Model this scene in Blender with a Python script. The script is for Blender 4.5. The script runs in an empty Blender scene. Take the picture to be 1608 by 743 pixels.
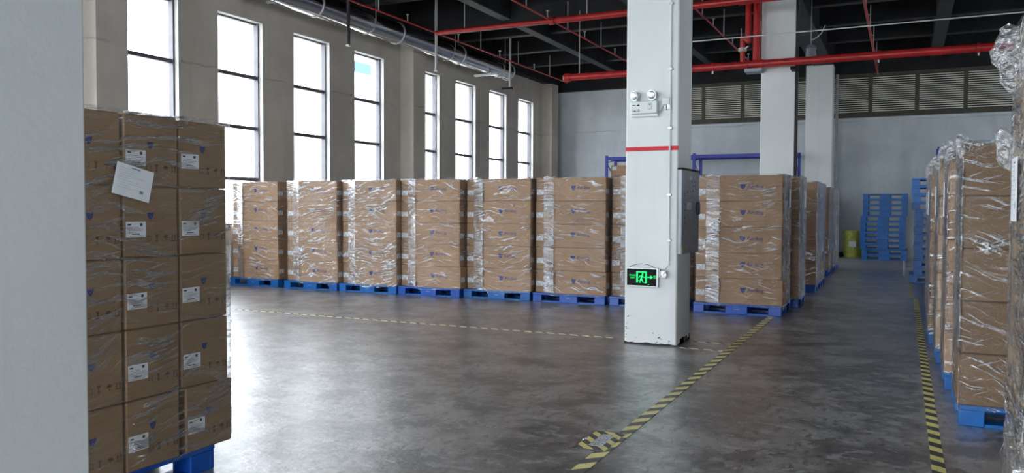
import bpy, bmesh, math, random
from mathutils import Vector, Matrix
R = math.radians
SC = bpy.context.scene
COL = SC.collection
random.seed(7)

# ------------------------------------------------------------------ camera
FPX, YAW, PITCH, ROLL, CAMZ = 1274.3, .44972, .033394, -.0036436, 1.45
fw = Vector((-math.sin(YAW) * math.cos(PITCH), math.cos(YAW) * math.cos(PITCH), -math.sin(PITCH)))
rt0 = Vector((math.cos(YAW), math.sin(YAW), 0)); dn0 = fw.cross(rt0)
rt = rt0 * math.cos(ROLL) + dn0 * math.sin(ROLL); dn = dn0 * math.cos(ROLL) - rt0 * math.sin(ROLL)
cd = bpy.data.cameras.new('camera'); cam = bpy.data.objects.new('camera', cd); COL.objects.link(cam)
cd.sensor_width = 36; cd.lens = FPX / 1608 * 36; cd.clip_start = .05; cd.clip_end = 300
mw = Matrix((rt, -dn, -fw)).transposed().to_4x4(); mw.translation = (0, 0, CAMZ)
cam.matrix_world = mw
SC.camera = cam

# ------------------------------------------------------------------ sky, light, exposure
SC.view_settings.view_transform = 'Standard'; SC.view_settings.look = 'None'
SC.view_settings.gamma = 1; SC.view_settings.use_curve_mapping = False
SC.view_settings.exposure = 0.72
W = bpy.data.worlds.new('overcast_sky'); SC.world = W; W.use_nodes = True
wn = W.node_tree.nodes; wl = W.node_tree.links
bg = wn['Background']; bg.inputs['Color'].default_value = (.86, .93, 1, 1); bg.inputs['Strength'].default_value = 8.0

def portal(name, loc, direction, sx, sy):
    l = bpy.data.lights.new(name, 'AREA'); l.shape = 'RECTANGLE'; l.size = sx; l.size_y = sy
    l.cycles.is_portal = True
    o = bpy.data.objects.new(name, l); o.location = loc
    o.rotation_euler = Vector(direction).to_track_quat('-Z', 'Y').to_euler()
    COL.objects.link(o)

# ------------------------------------------------------------------ material helpers
class NT:
    def __init__(s, name):
        s.m = bpy.data.materials.new(name); s.m.use_nodes = True
        s.t = s.m.node_tree; s.n = s.t.nodes; s.n.clear()
        s.out = s.n.new('ShaderNodeOutputMaterial')
    def new(s, t, **kw):
        n = s.n.new('ShaderNode' + t)
        for k, v in kw.items(): setattr(n, k, v)
        return n
    def link(s, a, b): s.t.links.new(a, b)
    def put(s, sock, v):
        if isinstance(v, bpy.types.NodeSocket): s.link(v, sock)
        elif v is not None:
            if hasattr(sock.default_value, '__len__') and len(sock.default_value) == 4 and len(v) == 3: v = (*v, 1)
            sock.default_value = v
    def math(s, op, a, b=None, c=None, clamp=False):
        n = s.new('Math', operation=op, use_clamp=clamp)
        s.put(n.inputs[0], a)
        if b is not None: s.put(n.inputs[1], b)
        if c is not None: s.put(n.inputs[2], c)
        return n.outputs[0]
    def ramp(s, f, lo, hi, a=0., b=1.):
        n = s.new('MapRange'); n.interpolation_type = 'SMOOTHSTEP'
        s.put(n.inputs[0], f); n.inputs[1].default_value = lo; n.inputs[2].default_value = hi
        n.inputs[3].default_value = a; n.inputs[4].default_value = b
        return n.outputs[0]
    def mix(s, f, a, b):
        n = s.new('Mix', data_type='RGBA'); s.put(n.inputs[0], f); s.put(n.inputs[6], a); s.put(n.inputs[7], b)
        return n.outputs[2]
    def noise(s, vec, scale, detail=4, rough=.55, dist=0.):
        n = s.new('TexNoise'); n.inputs['Scale'].default_value = scale; n.inputs['Detail'].default_value = detail
        n.inputs['Roughness'].default_value = rough; n.inputs['Distortion'].default_value = dist
        if vec is not None: s.link(vec, n.inputs['Vector'])
        return n.outputs['Fac']
    def pos(s):
        return s.new('NewGeometry').outputs['Position']
    def objc(s):
        return s.new('TexCoord').outputs['Object']
    def scale(s, v, sc, rot=(0, 0, 0)):
        n = s.new('Mapping'); n.inputs['Scale'].default_value = sc; n.inputs['Rotation'].default_value = rot
        s.link(v, n.inputs['Vector']); return n.outputs[0]
    def xyz(s, v):
        n = s.new('SeparateXYZ'); s.link(v, n.inputs[0]); return n.outputs
    def comb(s, x, y, z):
        n = s.new('CombineXYZ'); s.put(n.inputs[0], x); s.put(n.inputs[1], y); s.put(n.inputs[2], z); return n.outputs[0]
    def bump(s, h, strength=.3, dist=.01, normal=None):
        n = s.new('Bump'); n.inputs['Strength'].default_value = strength; n.inputs['Distance'].default_value = dist
        s.link(h, n.inputs['Height'])
        if normal is not None: s.link(normal, n.inputs['Normal'])
        return n.outputs[0]
    def bsdf(s, col, rough=.5, metal=0., normal=None, spec=.5, emis=None, estr=0.):
        n = s.new('BsdfPrincipled'); s.put(n.inputs['Base Color'], col); s.put(n.inputs['Roughness'], rough)
        n.inputs['Metallic'].default_value = metal; n.inputs['Specular IOR Level'].default_value = spec
        if normal is not None: s.link(normal, n.inputs['Normal'])
        if emis is not None:
            s.put(n.inputs['Emission Color'], emis); n.inputs['Emission Strength'].default_value = estr
        return n.outputs[0]
    def done(s, sh): s.link(sh, s.out.inputs['Surface']); return s.m

def simple(name, col, rough=.5, metal=0., spec=.5, var=.12, nscale=6., bumpd=0.):
    t = NT(name); p = t.pos(); f = t.noise(p, nscale, 5)
    c = t.mix(t.ramp(f, .3, .7), tuple(x * (1 - var) for x in col), tuple(min(1, x * (1 + var)) for x in col))
    nm = t.bump(t.noise(p, nscale * 8, 3), .4, bumpd) if bumpd else None
    return t.done(t.bsdf(c, rough, metal, nm, spec))

def wall_mat(name, a, b, crack_z=None, rough=.75):
    t = NT(name); p = t.pos(); x, y, z = t.xyz(p)
    f = t.noise(p, .8, 6, .6); g = t.noise(t.scale(p, (3, 3, .35)), 1.2, 5)
    c = t.mix(t.ramp(f, .35, .7), a, b)
    c = t.mix(t.ramp(g, .52, .75, 0, .35), c, tuple(q * .8 for q in a))
    h = t.noise(p, 25, 4)
    if crack_z:
        wob = t.math('MULTIPLY', t.math('SUBTRACT', t.noise(p, 1.3, 7, .7), .5), .25)
        d = t.math('ABSOLUTE', t.math('SUBTRACT', t.math('ADD', z, wob), crack_z))
        gate = t.ramp(t.noise(t.scale(p, (1, 1, .1)), .7, 2), .40, .52)
        ln = t.math('MULTIPLY', t.ramp(d, .0, .03, 1, 0), gate)
        c = t.mix(t.math('MULTIPLY', ln, .45), c, tuple(q * .45 for q in a))
        h = t.math('SUBTRACT', h, t.math('MULTIPLY', ln, 2.))
    nm = t.bump(t.math('ADD', h, t.math('MULTIPLY', t.noise(p, 7, 6, .7), 1.)), .3, .006)
    return t.done(t.bsdf(c, rough, 0, nm, .3))

def make_floor():
    t = NT('worn_concrete'); p = t.pos(); x, y, z = t.xyz(p)
    big = t.noise(p, .30, 6, .62, .3); mid = t.noise(p, 2.2, 8, .68)
    fine = t.noise(t.scale(p, (1.0, 1.5, 1), (0, 0, .35)), 6.0, 6, .7)
    fin2 = t.noise(t.scale(p, (2.2, 1, 1), (0, 0, -.5)), 7., 6, .72)
    c = t.mix(t.ramp(mid, .43, .57), (.075, .075, .077), (.30, .295, .285))
    c = t.mix(t.ramp(big, .45, .60, 0, .5), c, (.20, .175, .15))
    c = t.mix(t.ramp(t.noise(p, .9, 6, .6), .52, .62, 0, .6), c, (.062, .064, .070))
    c = t.mix(t.ramp(fine, .53, .60, 0, .65), c, (.46, .455, .44))
    c = t.mix(t.ramp(fin2, .54, .59, 0, .8), c, (.032, .032, .034))
    v = t.new('TexVoronoi'); v.inputs['Scale'].default_value = 1.0
    t.link(t.scale(p, (10, 16, 1), (0, 0, .6)), v.inputs['Vector'])
    sp = t.math('MULTIPLY', t.ramp(v.outputs['Distance'], .05, .16, 1, 0), t.ramp(t.noise(p, 2.2, 3), .50, .58))
    c = t.mix(t.math('MULTIPLY', sp, .9), c, (.75, .74, .72))
    rgh = t.math('ADD', t.ramp(mid, .35, .65, .40, .28), t.ramp(fine, .45, .7, 0, .15))
    h = t.math('ADD', t.math('MULTIPLY', fine, .6), t.math('ADD', t.math('MULTIPLY', mid, 1.2), t.math('MULTIPLY', fin2, -.35)))
    nm = t.bump(h, .8, .014)
    n = t.new('BsdfPrincipled'); t.put(n.inputs['Base Color'], c); t.put(n.inputs['Roughness'], rgh)
    n.inputs['Specular IOR Level'].default_value = .8; t.link(nm, n.inputs['Normal'])
    n.inputs['Coat Weight'].default_value = 1.; n.inputs['Coat Roughness'].default_value = .30; n.inputs['Coat IOR'].default_value = 1.55
    t.link(t.bump(h, .35, .010), n.inputs['Coat Normal'])
    return t.done(n.outputs[0])

def make_card(name, base, dark):
    t = NT(name); p = t.pos(); oi = t.new('ObjectInfo').outputs['Random']
    f = t.noise(t.scale(p, (1, 1, 6)), 3.5, 4)
    c = t.mix(t.ramp(f, .3, .7), dark, base)
    c = t.mix(t.math('MULTIPLY', oi, .35), c, tuple(q * .72 for q in base))
    nm = t.bump(t.noise(t.scale(p, (60, 60, 2)), 1., 2), .08, .002)
    return t.done(t.bsdf(c, .62, 0, nm, .35))

def make_film(name, streak=.5, gloss=.06, seed=0., slope=.10, lo=.55):
    """clear stretch film: see-through, glossy, folded into shiny streaks where it is pulled tight"""
    t = NT(name); p = t.pos(); x, y, z = t.xyz(p)
    u = t.math('ADD', x, y)
    warp = t.math('SUBTRACT', t.noise(p, .9, 3, .5), .5)
    zz = t.math('ADD', t.math('ADD', z, t.math('MULTIPLY', warp, .75)), t.math('MULTIPLY', u, slope))
    n1 = t.noise(t.comb(t.math('MULTIPLY', u, 2.6), seed, t.math('MULTIPLY', zz, 31.)), 1., 3, .62)
    zz2 = t.math('SUBTRACT', z, t.math('MULTIPLY', u, .30 + slope))
    n2 = t.noise(t.comb(t.math('MULTIPLY', u, 3.2), seed + 4, t.math('MULTIPLY', zz2, 44.)), 1., 3, .62)
    patch = t.ramp(t.noise(t.scale(p, (1, 1, 1.5)), 2.1, 3), .42, .60)
    s1 = t.ramp(n1, lo, lo + .07); s2 = t.math('MULTIPLY', t.ramp(n2, lo + .03, lo + .09), patch)
    st = t.math('MULTIPLY', t.math('MAXIMUM', s1, s2), t.math('ADD', .35, t.math('MULTIPLY', patch, .65)), clamp=True)
    h = t.math('ADD', t.math('MULTIPLY', n1, 1.), t.math('MULTIPLY', n2, t.math('ADD', .3, patch)))
    nm = t.bump(h, 1., .045)
    lw = t.new('LayerWeight'); lw.inputs[0].default_value = .5
    gl = t.new('BsdfGlossy'); gl.inputs['Roughness'].default_value = .11; t.link(nm, gl.inputs['Normal'])
    gl.inputs['Color'].default_value = (.97, .98, 1, 1)
    tr = t.new('BsdfTransparent'); tr.inputs[0].default_value = (.97, .97, .97, 1)
    df = t.new('BsdfDiffuse'); df.inputs[0].default_value = (.80, .82, .84, 1); t.link(nm, df.inputs['Normal'])
    m1 = t.new('MixShader'); t.link(tr.outputs[0], m1.inputs[1]); t.link(df.outputs[0], m1.inputs[2])
    t.link(t.math('ADD', .015, t.math('MULTIPLY', st, streak * .45)), m1.inputs[0])
    m2 = t.new('MixShader'); t.link(m1.outputs[0], m2.inputs[1]); t.link(gl.outputs[0], m2.inputs[2])
    f = t.math('ADD', t.math('ADD', gloss, t.math('MULTIPLY', st, streak)), t.math('MULTIPLY', t.math('POWER', lw.outputs['Facing'], 4.), .3), clamp=True)
    t.link(f, m2.inputs[0])
    return t.done(m2.outputs[0])

def make_crumple():
    t = NT('crumpled_film'); p = t.pos()
    v = t.new('TexVoronoi'); v.inputs['Scale'].default_value = 26.; t.link(p, v.inputs['Vector'])
    nm = t.bump(t.math('ADD', v.outputs['Distance'], t.noise(p, 40, 3)), 1., .03)
    gl = t.new('BsdfGlossy'); gl.inputs['Roughness'].default_value = .12; t.link(nm, gl.inputs['Normal'])
    tr = t.new('BsdfTransparent')
    df = t.new('BsdfDiffuse'); df.inputs[0].default_value = (.7, .72, .75, 1); t.link(nm, df.inputs['Normal'])
    a = t.new('MixShader'); a.inputs[0].default_value = .18; t.link(tr.outputs[0], a.inputs[1]); t.link(df.outputs[0], a.inputs[2])
    b = t.new('MixShader'); b.inputs[0].default_value = .35; t.link(a.outputs[0], b.inputs[1]); t.link(gl.outputs[0], b.inputs[2])
    return t.done(b.outputs[0])

def make_glass():
    t = NT('window_glass')
    lw = t.new('LayerWeight'); lw.inputs[0].default_value = .5
    fr = t.math('ADD', t.math('MULTIPLY', t.math('POWER', lw.outputs['Facing'], 5.), .5), .03)
    gl = t.new('BsdfGlossy'); gl.inputs['Roughness'].default_value = .02
    tr = t.new('BsdfTransparent'); tr.inputs[0].default_value = (.98, .985, .99, 1)
    m = t.new('MixShader'); t.link(fr, m.inputs[0]); t.link(tr.outputs[0], m.inputs[1]); t.link(gl.outputs[0], m.inputs[2])
    return t.done(m.outputs[0])

def make_tape(name, period, slant, along, a=(.85, .75, .28), b=(.10, .098, .09), duty=.5):
    """printed hazard tape: yellow bars on black, worn"""
    t = NT(name); p = t.pos(); x, y, z = t.xyz(p)
    l, c = (y, x) if along == 'y' else (x, y)
    f = t.math('FRACT', t.math('DIVIDE', t.math('ADD', l, t.math('MULTIPLY', c, slant)), period))
    k = t.math('LESS_THAN', f, duty)
    w = t.noise(p, 22, 5, .7)
    col = t.mix(k, b, a)
    col = t.mix(t.ramp(w, .55, .7, 0, .6), col, (.18, .175, .165))
    return t.done(t.bsdf(col, .45, 0, None, .4))

M = {}
M['floor'] = make_floor()
M['wall_left'] = wall_mat('grey_plaster', (.48, .43, .37), (.58, .53, .465), 4.12)
M['wall_back'] = wall_mat('white_plaster', (.56, .60, .63), (.68, .72, .74), 4.28)
M['column'] = wall_mat('column_paint', (.76, .79, .78), (.83, .85, .83))
M['black'] = simple('black_ceiling_paint', (.016, .016, .018), .7, 0, .3, .25, 2)
M['black2'] = simple('dark_grey_beam_paint', (.030, .030, .033), .6, 0, .3, .25, 2)
M['red'] = simple('red_pipe_paint', (.44, .022, .022), .35, 0, .5, .18, 4)
M['galv'] = simple('galvanised_steel', (.50, .51, .52), .42, .7, .5, .15, 12)
M['rod'] = simple('pale_grey_rod', (.42, .42, .41), .5, .2, .5, .15, 12)
M['duct'] = simple('polished_duct', (.60, .60, .62), .10, 1., .5, .06, 3, .004)
M['alu'] = simple('window_frame_grey', (.10, .095, .11), .45, .3, .5, .1, 8)
M['reveal'] = simple('white_reveal_paint', (.50, .49, .47), .6, 0, .3, .05, 3)
M['louver'] = simple('louver_slat_paint', (.78, .74, .64), .5, 0, .3, .1, 3)
M['louver_frame'] = simple('louver_frame_paint', (.085, .078, .062), .6, 0, .3, .1, 3)
M['card'] = make_card('cardboard', (.40, .243, .135), (.34, .203, .11))
M['card_dark'] = make_card('cardboard_brown', (.30, .188, .098), (.25, .155, .08))
M['card_shaded'] = make_card('cardboard_shaded', (.19, .115, .058), (.16, .095, .046))  # cardboard darkened to carry the shade on an unlit stack front
M['card_tan'] = make_card('cardboard_tan', (.50, .36, .225), (.45, .32, .195))
M['blue'] = simple('blue_pallet_plastic', (.004, .105, .36), .38, 0, .5, .15, 5)
M['blue2'] = simple('light_blue_pallet_plastic', (.008, .15, .48), .38, 0, .5, .15, 5)
M['blue3'] = simple('deep_blue_pallet_plastic', (.004, .072, .38), .35, 0, .5, .15, 5)
M['rack'] = simple('blue_rack_paint', (.022, .035, .30), .4, .1, .5, .1, 5)
M['film'] = make_film('stretch_film', .80, .045, 0., .06, .552)
M['film_b'] = make_film('stretch_film_loose', .85, .06, 9., -.12, .53)
M['film_band'] = make_film('stretch_film_band', .85, .20, 6., -.02, .465)
M['film_l'] = make_film('stretch_film_tight', .46, .06, 3., -.10, .515)
M['crumple'] = make_crumple()
M['glass'] = make_glass()
M['paper'] = simple('white_paper', (.74, .76, .78), .6, 0, .3, .04, 20)
M['ink'] = simple('black_print', (.03, .028, .03), .6, 0, .3, .1, 30)
M['greyink'] = simple('grey_print', (.30, .31, .34), .6, 0, .3, .1, 30)
M['brownink'] = simple('brown_print', (.10, .055, .035), .6, 0, .3, .1, 30)
M['logo'] = simple('navy_print', (.018, .032, .17), .5, 0, .3, .1, 30)
M['logo_light'] = simple('pale_blue_print', (.20, .28, .45), .5, 0, .3, .1, 30)
M['wordink'] = simple('violet_print', (.06, .05, .16), .5, 0, .3, .1, 30)
M['redpaint'] = simple('red_stripe_paint', (.60, .015, .03), .5, 0, .3, .06, 30)
M['plastic'] = simple('off_white_plastic', (.66, .70, .68), .4, 0, .5, .04, 8)
M['chrome'] = simple('chrome_reflector', (.75, .76, .78), .12, 1., .5, .1, 30, .01)
M['panel'] = simple('grey_panel_steel', (.30, .32, .35), .45, .3, .5, .12, 5)
M['blackpl'] = simple('black_plastic', (.005, .005, .006), .55, 0, .15, .1, 10)
M['navypl'] = simple('navy_plastic', (.02, .025, .07), .4, 0, .5, .1, 10)
M['yellow'] = simple('yellow_plastic', (.50, .52, .10), .5, 0, .4, .25, 9)
M['grime'] = simple('dark_scuff', (.05, .048, .045), .8, 0, .2, .3, 20)
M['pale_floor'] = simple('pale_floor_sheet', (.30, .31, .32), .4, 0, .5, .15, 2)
M['outside'] = simple('outdoor_paving', (.42, .42, .40), .8, 0, .3, .1, .5)
M['outwall'] = simple('outdoor_white_wall', (.80, .80, .80), .8, 0, .3, .05, .5)
M['outblue'] = simple('outdoor_blue_cladding', (.03, .085, .20), .6, 0, .3, .1, .5)
M['tapeL'] = make_tape('hazard_tape_diagonal', .2235, -1.0, 'y', (.95, .85, .36), (.14, .138, .13), .52)
M['tapeR'] = make_tape('hazard_tape_aisle', .208, .75, 'y', (.80, .72, .24), (.065, .065, .062))
M['tapeX'] = make_tape('hazard_tape_thin', .1462, 1., 'x', (.90, .85, .50), (.15, .145, .135), .62)
def emis(name, col, s):
    t = NT(name); e = t.new('Emission'); e.inputs[0].default_value = (*col, 1); e.inputs[1].default_value = s
    return t.done(e.outputs[0])
M['green'] = emis('green_sign_light', (.03, 1., .22), .95)

# ------------------------------------------------------------------ mesh helpers
class MB:
    def __init__(s): s.v = []; s.f = []; s.mi = []; s.sm = []; s.mats = []
    def _m(s, m):
        if m not in s.mats: s.mats.append(m)
        return s.mats.index(m)
    def add(s, vs, fs, m, smooth=False):
        b = len(s.v); s.v += [tuple(v) for v in vs]; i = s._m(m)
        for f in fs: s.f.append([b + k for k in f]); s.mi.append(i); s.sm.append(smooth)
    def box(s, x0, x1, y0, y1, z0, z1, m, bev=0.):
        if bev <= 0:
            vs = [(x, y, z) for z in (z0, z1) for y in (y0, y1) for x in (x0, x1)]
            s.add(vs, [(0, 2, 3, 1), (4, 5, 7, 6), (0, 1, 5, 4), (2, 6, 7, 3), (0, 4, 6, 2), (1, 3, 7, 5)], m)
            return
        bm = bmesh.new(); bmesh.ops.create_cube(bm, size=1)
        for v in bm.verts: v.co = Vector((x0 + (v.co.x + .5) * (x1 - x0), y0 + (v.co.y + .5) * (y1 - y0), z0 + (v.co.z + .5) * (z1 - z0)))
        bmesh.ops.bevel(bm, geom=list(bm.edges), offset=bev, segments=1, affect='EDGES')
        bm.verts.index_update()
        s.add([v.co for v in bm.verts], [[v.index for v in f.verts] for f in bm.faces], m); bm.free()
    def quadbox(s, pts, z0, z1, m):          # prism over a plan polygon
        n = len(pts); vs = [(p[0], p[1], z) for z in (z0, z1) for p in pts]
        fs = [tuple(range(n))[::-1], tuple(range(n, 2 * n))] + [(i, (i + 1) % n, n + (i + 1) % n, n + i) for i in range(n)]
        s.add(vs, fs, m)
    def tube(s, a, b, r, m, n=12, r2=None):
        a = Vector(a); b = Vector(b); d = (b - a).normalized(); r2 = r if r2 is None else r2
        u = d.orthogonal().normalized(); w = d.cross(u)
        vs = [p + (u * math.cos(2 * math.pi * i / n) + w * math.sin(2 * math.pi * i / n)) * q for p, q in ((a, r), (b, r2)) for i in range(n)]
        s.add(vs, [(i, (i + 1) % n, n + (i + 1) % n, n + i) for i in range(n)], m, True)
        s.add([vs[i] for i in range(n)], [tuple(range(n))[::-1]], m); s.add([vs[n + i] for i in range(n)], [tuple(range(n))], m)
    def path(s, pts, r, m, n=8):
        for a, b in zip(pts, pts[1:]): s.tube(a, b, r, m, n)
    def sphere(s, c, r, m, n=12, k=8, sq=(1, 1, 1)):
        vs = [(c[0], c[1], c[2] - r * sq[2])]
        for j in range(1, k):
            t = -math.pi / 2 + math.pi * j / k
            for i in range(n):
                a = 2 * math.pi * i / n
                vs.append((c[0] + r * sq[0] * math.cos(t) * math.cos(a), c[1] + r * sq[1] * math.cos(t) * math.sin(a), c[2] + r * sq[2] * math.sin(t)))
        vs.append((c[0], c[1], c[2] + r * sq[2])); L = len(vs) - 1; fs = []
        for i in range(n):
            fs.append((0, 1 + (i + 1) % n, 1 + i)); fs.append((L, L - n + i, L - n + (i + 1) % n))
            for j in range(k - 2):
                a = 1 + j * n + i; b = 1 + j * n + (i + 1) % n; fs.append((a, b, b + n, a + n))
        s.add(vs, fs, m, True)
    def poly_y(s, pts, y, m, th=.0015):      # flat print on a face looking to -y; pts (x,z) counter-clockwise seen from -y
        n = len(pts); vs = [(p[0], q, p[1]) for q in (y - th, y) for p in pts]
        s.add(vs, [tuple(range(n)), tuple(range(n, 2 * n))[::-1]] + [(i, n + i, n + (i + 1) % n, (i + 1) % n) for i in range(n)], m)
    def rect_y(s, x0, x1, z0, z1, y, m, th=.0015): s.poly_y([(x0, z0), (x1, z0), (x1, z1), (x0, z1)], y, m, th)
    def xform(s, mat, start=0):
        for i in range(start, len(s.v)): s.v[i] = tuple(mat @ Vector(s.v[i]))
    def mesh(s, name):
        me = bpy.data.meshes.new(name); me.from_pydata(s.v, [], s.f)
        for m in s.mats: me.materials.append(m)
        me.polygons.foreach_set('material_index', s.mi); me.polygons.foreach_set('use_smooth', s.sm); me.update()
        return me

STUFF = {'printed_marks', 'handwriting', 'green_symbols', 'scuffed_foot', 'printed_line', 'handling_marks', 'moulded_mark', 'lettering', 'printed_wordmark'}
def obj(name, mesh, parent=None, loc=None, rz=None):
    if isinstance(mesh, MB): mesh = mesh.mesh(name)
    o = bpy.data.objects.new(name, mesh); COL.objects.link(o)
    if name in STUFF: o['kind'] = 'stuff'
    if parent is not None: o.parent = parent
    if loc is not None: o.location = loc
    if rz is not None: o.rotation_euler = (0, 0, rz)
    return o
def empty(name, loc, rz=0.):
    o = bpy.data.objects.new(name, None); COL.objects.link(o); o.location = loc; o.rotation_euler = (0, 0, rz)
    o.empty_display_size = .1
    return o
def tag(o, label, cat, group=None):
    o['label'] = label; o['category'] = cat
    if group: o['group'] = group
    return o
def struct(name, mb, label=None, cat=None):
    o = obj(name, mb) if isinstance(mb, (MB, bpy.types.Mesh)) else mb
    o['kind'] = 'structure'
    if label: o['label'] = label
    if cat: o['category'] = cat
    return o
def text_geo(txt, size, align='CENTER'):
    c = bpy.data.curves.new('text', 'FONT'); c.body = txt; c.size = size; c.align_x = align; c.align_y = 'CENTER'; c.resolution_u = 2
    o = bpy.data.objects.new('text', c); COL.objects.link(o); bpy.context.view_layer.update()
    me = o.to_mesh(); vs = [v.co.copy() for v in me.vertices]; fs = [list(p.vertices) for p in me.polygons]
    o.to_mesh_clear(); bpy.data.objects.remove(o); bpy.data.curves.remove(c)
    return vs, fs
def text_y(mb, txt, size, x, z, y, m, align='CENTER', bold=0.):
    vs, fs = text_geo(txt, size, align)
    mb.add([(v.x + x, y, v.y + z) for v in vs], fs, m)
    if bold:
        mb.add([(v.x + x + bold, y - .0001, v.y + z) for v in vs], fs, m)

# ------------------------------------------------------------------ the building
XL, YB, YF, XR, ZT = -11.8, 28.0, -6.0, 9.0, 7.0
mb = MB(); mb.box(XL - .4, XR + .4, YF - .4, YB + .4, -.2, 0, M['floor'])
struct('floor', mb, 'worn grey concrete floor, scuffed and polished', 'floor')
mb = MB(); mb.box(-70, XL - .4, -40, 70, -.3, -.1, M['outside']); mb.box(XL - .4, 40, -45, YF - .4, -.3, -.1, M['outside'])
struct('ground_outside', mb, 'pale paving outside the windows', 'ground')

# windows of the left wall
WW, WZ0, WZ1 = 1.23, 1.10, 5.22
wins = []
for k in (-1, 0, 1, 2):
    for i in range(4):
        y0 = 9.41 + 9.09 * (k - 1) + 2.13 * i
        if y0 > YF + .3: wins.append(y0)
mb = MB(); prev = YF - .4
for y0 in wins:
    mb.box(XL - .4, XL, prev, y0, 0, ZT, M['wall_left']); prev = y0 + WW
    mb.box(XL - .4, XL, y0, y0 + WW, 0, WZ0, M['wall_left']); mb.box(XL - .4, XL, y0, y0 + WW, WZ1, ZT, M['wall_left'])
mb.box(XL - .4, XL, prev, YB + .4, 0, ZT, M['wall_left'])
struct('wall_left', mb, 'grey plastered wall with eight tall windows above the carton row', 'wall')
for n, y0 in enumerate(wins):
    w = empty('window_%d' % (n + 1), (XL, y0, WZ0)); w['kind'] = 'structure'
    H = WZ1 - WZ0
    f = MB(); a = M['alu']; x0, x1 = -.20, -.14
    f.box(x0, x1, 0, .045, 0, H, a); f.box(x0, x1 + .05, WW - .062, WW, 0, H, a); f.box(x0, x1, .045, WW - .045, 0, .05, a); f.box(x0, x1, .045, WW - .045, H - .05, H, a)
    obj('window_frame', f, w)
    r = MB(); m = M['reveal']
    r.box(-.138, .006, -.0, .015, 0, H, m); r.box(-.138, .012, WW - .03, WW + .012, 0, H + .012, m); r.box(-.138, .012, 0, WW, H - .02, H + .012, m); r.box(-.138, .03, 0, WW, -.02, .012, m)
    obj('window_reveal', r, w)
    zs = [0, .94, 1.97, 3.0, H]; tr = MB(); tr.box(x0 - .01, x1 + .02, .045, WW - .045, -.035, .035, a); trm = tr.mesh('transom')
    for z in zs[1:4]: obj('transom', trm, w, (0, 0, z))
    for i in range(4):
        g = MB(); g.box(-.174, -.168, .045, WW - .045, zs[i] + .035, zs[i + 1] - .035, M['glass']); obj('pane', g, w)
    portal('daylight_portal', (XL - .38, y0 + WW / 2, (WZ0 + WZ1) / 2), (1, 0, 0), WW, H)

# pilasters of the left wall
for n, yc in enumerate((-.14, 8.95, 18.06, 27.15)):
    mb = MB(); mb.box(XL, XL + .4, yc - .29, yc + .29, 0, 5.95, M['wall_left'])
    struct('pilaster', mb, ['grey pilaster behind the viewer', 'pale grey pilaster at the left before the first window', 'grey pilaster between the fourth and fifth window', 'grey pilaster in the far left corner of the hall'][n], 'pilaster')

# back wall with the louvre strip
LZ0, LZ1 = 4.45, 5.72
mb = MB(); mb.box(XL - .4, XR + .4, YB, YB + .4, 0, LZ0 - .06, M['wall_back']); mb.box(XL - .4, -8.9, YB, YB + .4, LZ0 - .06, ZT, M['wall_back'])
mb.box(-8.9, XR + .4, YB + .05, YB + .4, 5.80, ZT, M['wall_back'])
struct('wall_back', mb, 'white plastered end wall with a crack below the louvres', 'wall')
mb = MB(); mb.box(XL, XR, YB - .18, YB + .4, 5.77, ZT, M['black'])
struct('beam_end', mb, 'black beam above the louvres', 'beam')
lv = empty('louver_band', (0, YB, LZ0)); lv['kind'] = 'structure'; lv['label'] = 'long band of horizontal louvre slats under the ceiling'; lv['category'] = 'louvre'
mx = [-8.87 + 1.31 * i for i in range(14)]
f = MB(); f.box(mx[0], XR, 0, .1, -.06, .10, M['louver_frame']); f.box(mx[0], XR, 0, .1, 1.22, 1.35, M['louver_frame']); f.box(mx[0], XR, .3, .34, 0, 1.3, M['black'])
f.mesh('louver_frame'); obj('louver_frame', f, lv)
mm = MB(); mm.box(-.06, .06, -.01, .12, .0, 1.24, M['louver_frame']); mmm = mm.mesh('mullion')
for x in mx: obj('mullion', mmm, lv, (x, 0, 0))
sl = MB(); sl.add([(0, -.015, .030), (1.19, -.015, .030), (1.19, .03, .036), (0, .03, .036), (0, -.015, 0), (1.19, -.015, 0), (1.19, .03, .03), (0, .03, .03)],
                  [(0, 1, 2, 3), (7, 6, 5, 4), (4, 5, 1, 0), (6, 7, 3, 2), (5, 6, 2, 1), (7, 4, 0, 3)], M['louver']); slm = sl.mesh('slat')
for x in mx[:-1]:
    for j in range(17): obj('slat', slm, lv, (x + .06, .02, .115 + j * .0655))

# walls behind the camera; unseen doorways and windows added and sized for light
mb = MB(); doors = [(-10.9, -6.6), (-5.6, -.8)]; prev = XL - .4
for a, b in doors: mb.box(prev, a, YF - .4, YF, 0, ZT, M['wall_back']); mb.box(a, b, YF - .4, YF, 5.2, ZT, M['wall_back']); prev = b
mb.box(prev, XR + .4, YF - .4, YF, 0, ZT, M['wall_back'])
struct('wall_front', mb, 'white wall behind the viewer with open dock doorways', 'wall')
for a, b in doors: portal('daylight_portal', ((a + b) / 2, YF - .38, 2.6), (0, 1, 0), b - a, 5.2)
mb = MB(); prev = YF; rw = [(-3.6, -.9), (13., 14.6), (21., 22.6)]
for a, b in rw:
    mb.box(XR, XR + .4, prev, a, 0, ZT, M['wall_back']); mb.box(XR, XR + .4, a, b, 0, 1.2, M['wall_back']); mb.box(XR, XR + .4, a, b, 4.2, ZT, M['wall_back']); prev = b
mb.box(XR, XR + .4, prev, YB, 0, ZT, M['wall_back'])
struct('wall_right', mb, 'white wall on the right with window openings added for light', 'wall')
for a, b in rw: portal('daylight_portal', (XR + .38, (a + b) / 2, 2.7), (-1, 0, 0), b - a, 3.0)

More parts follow.
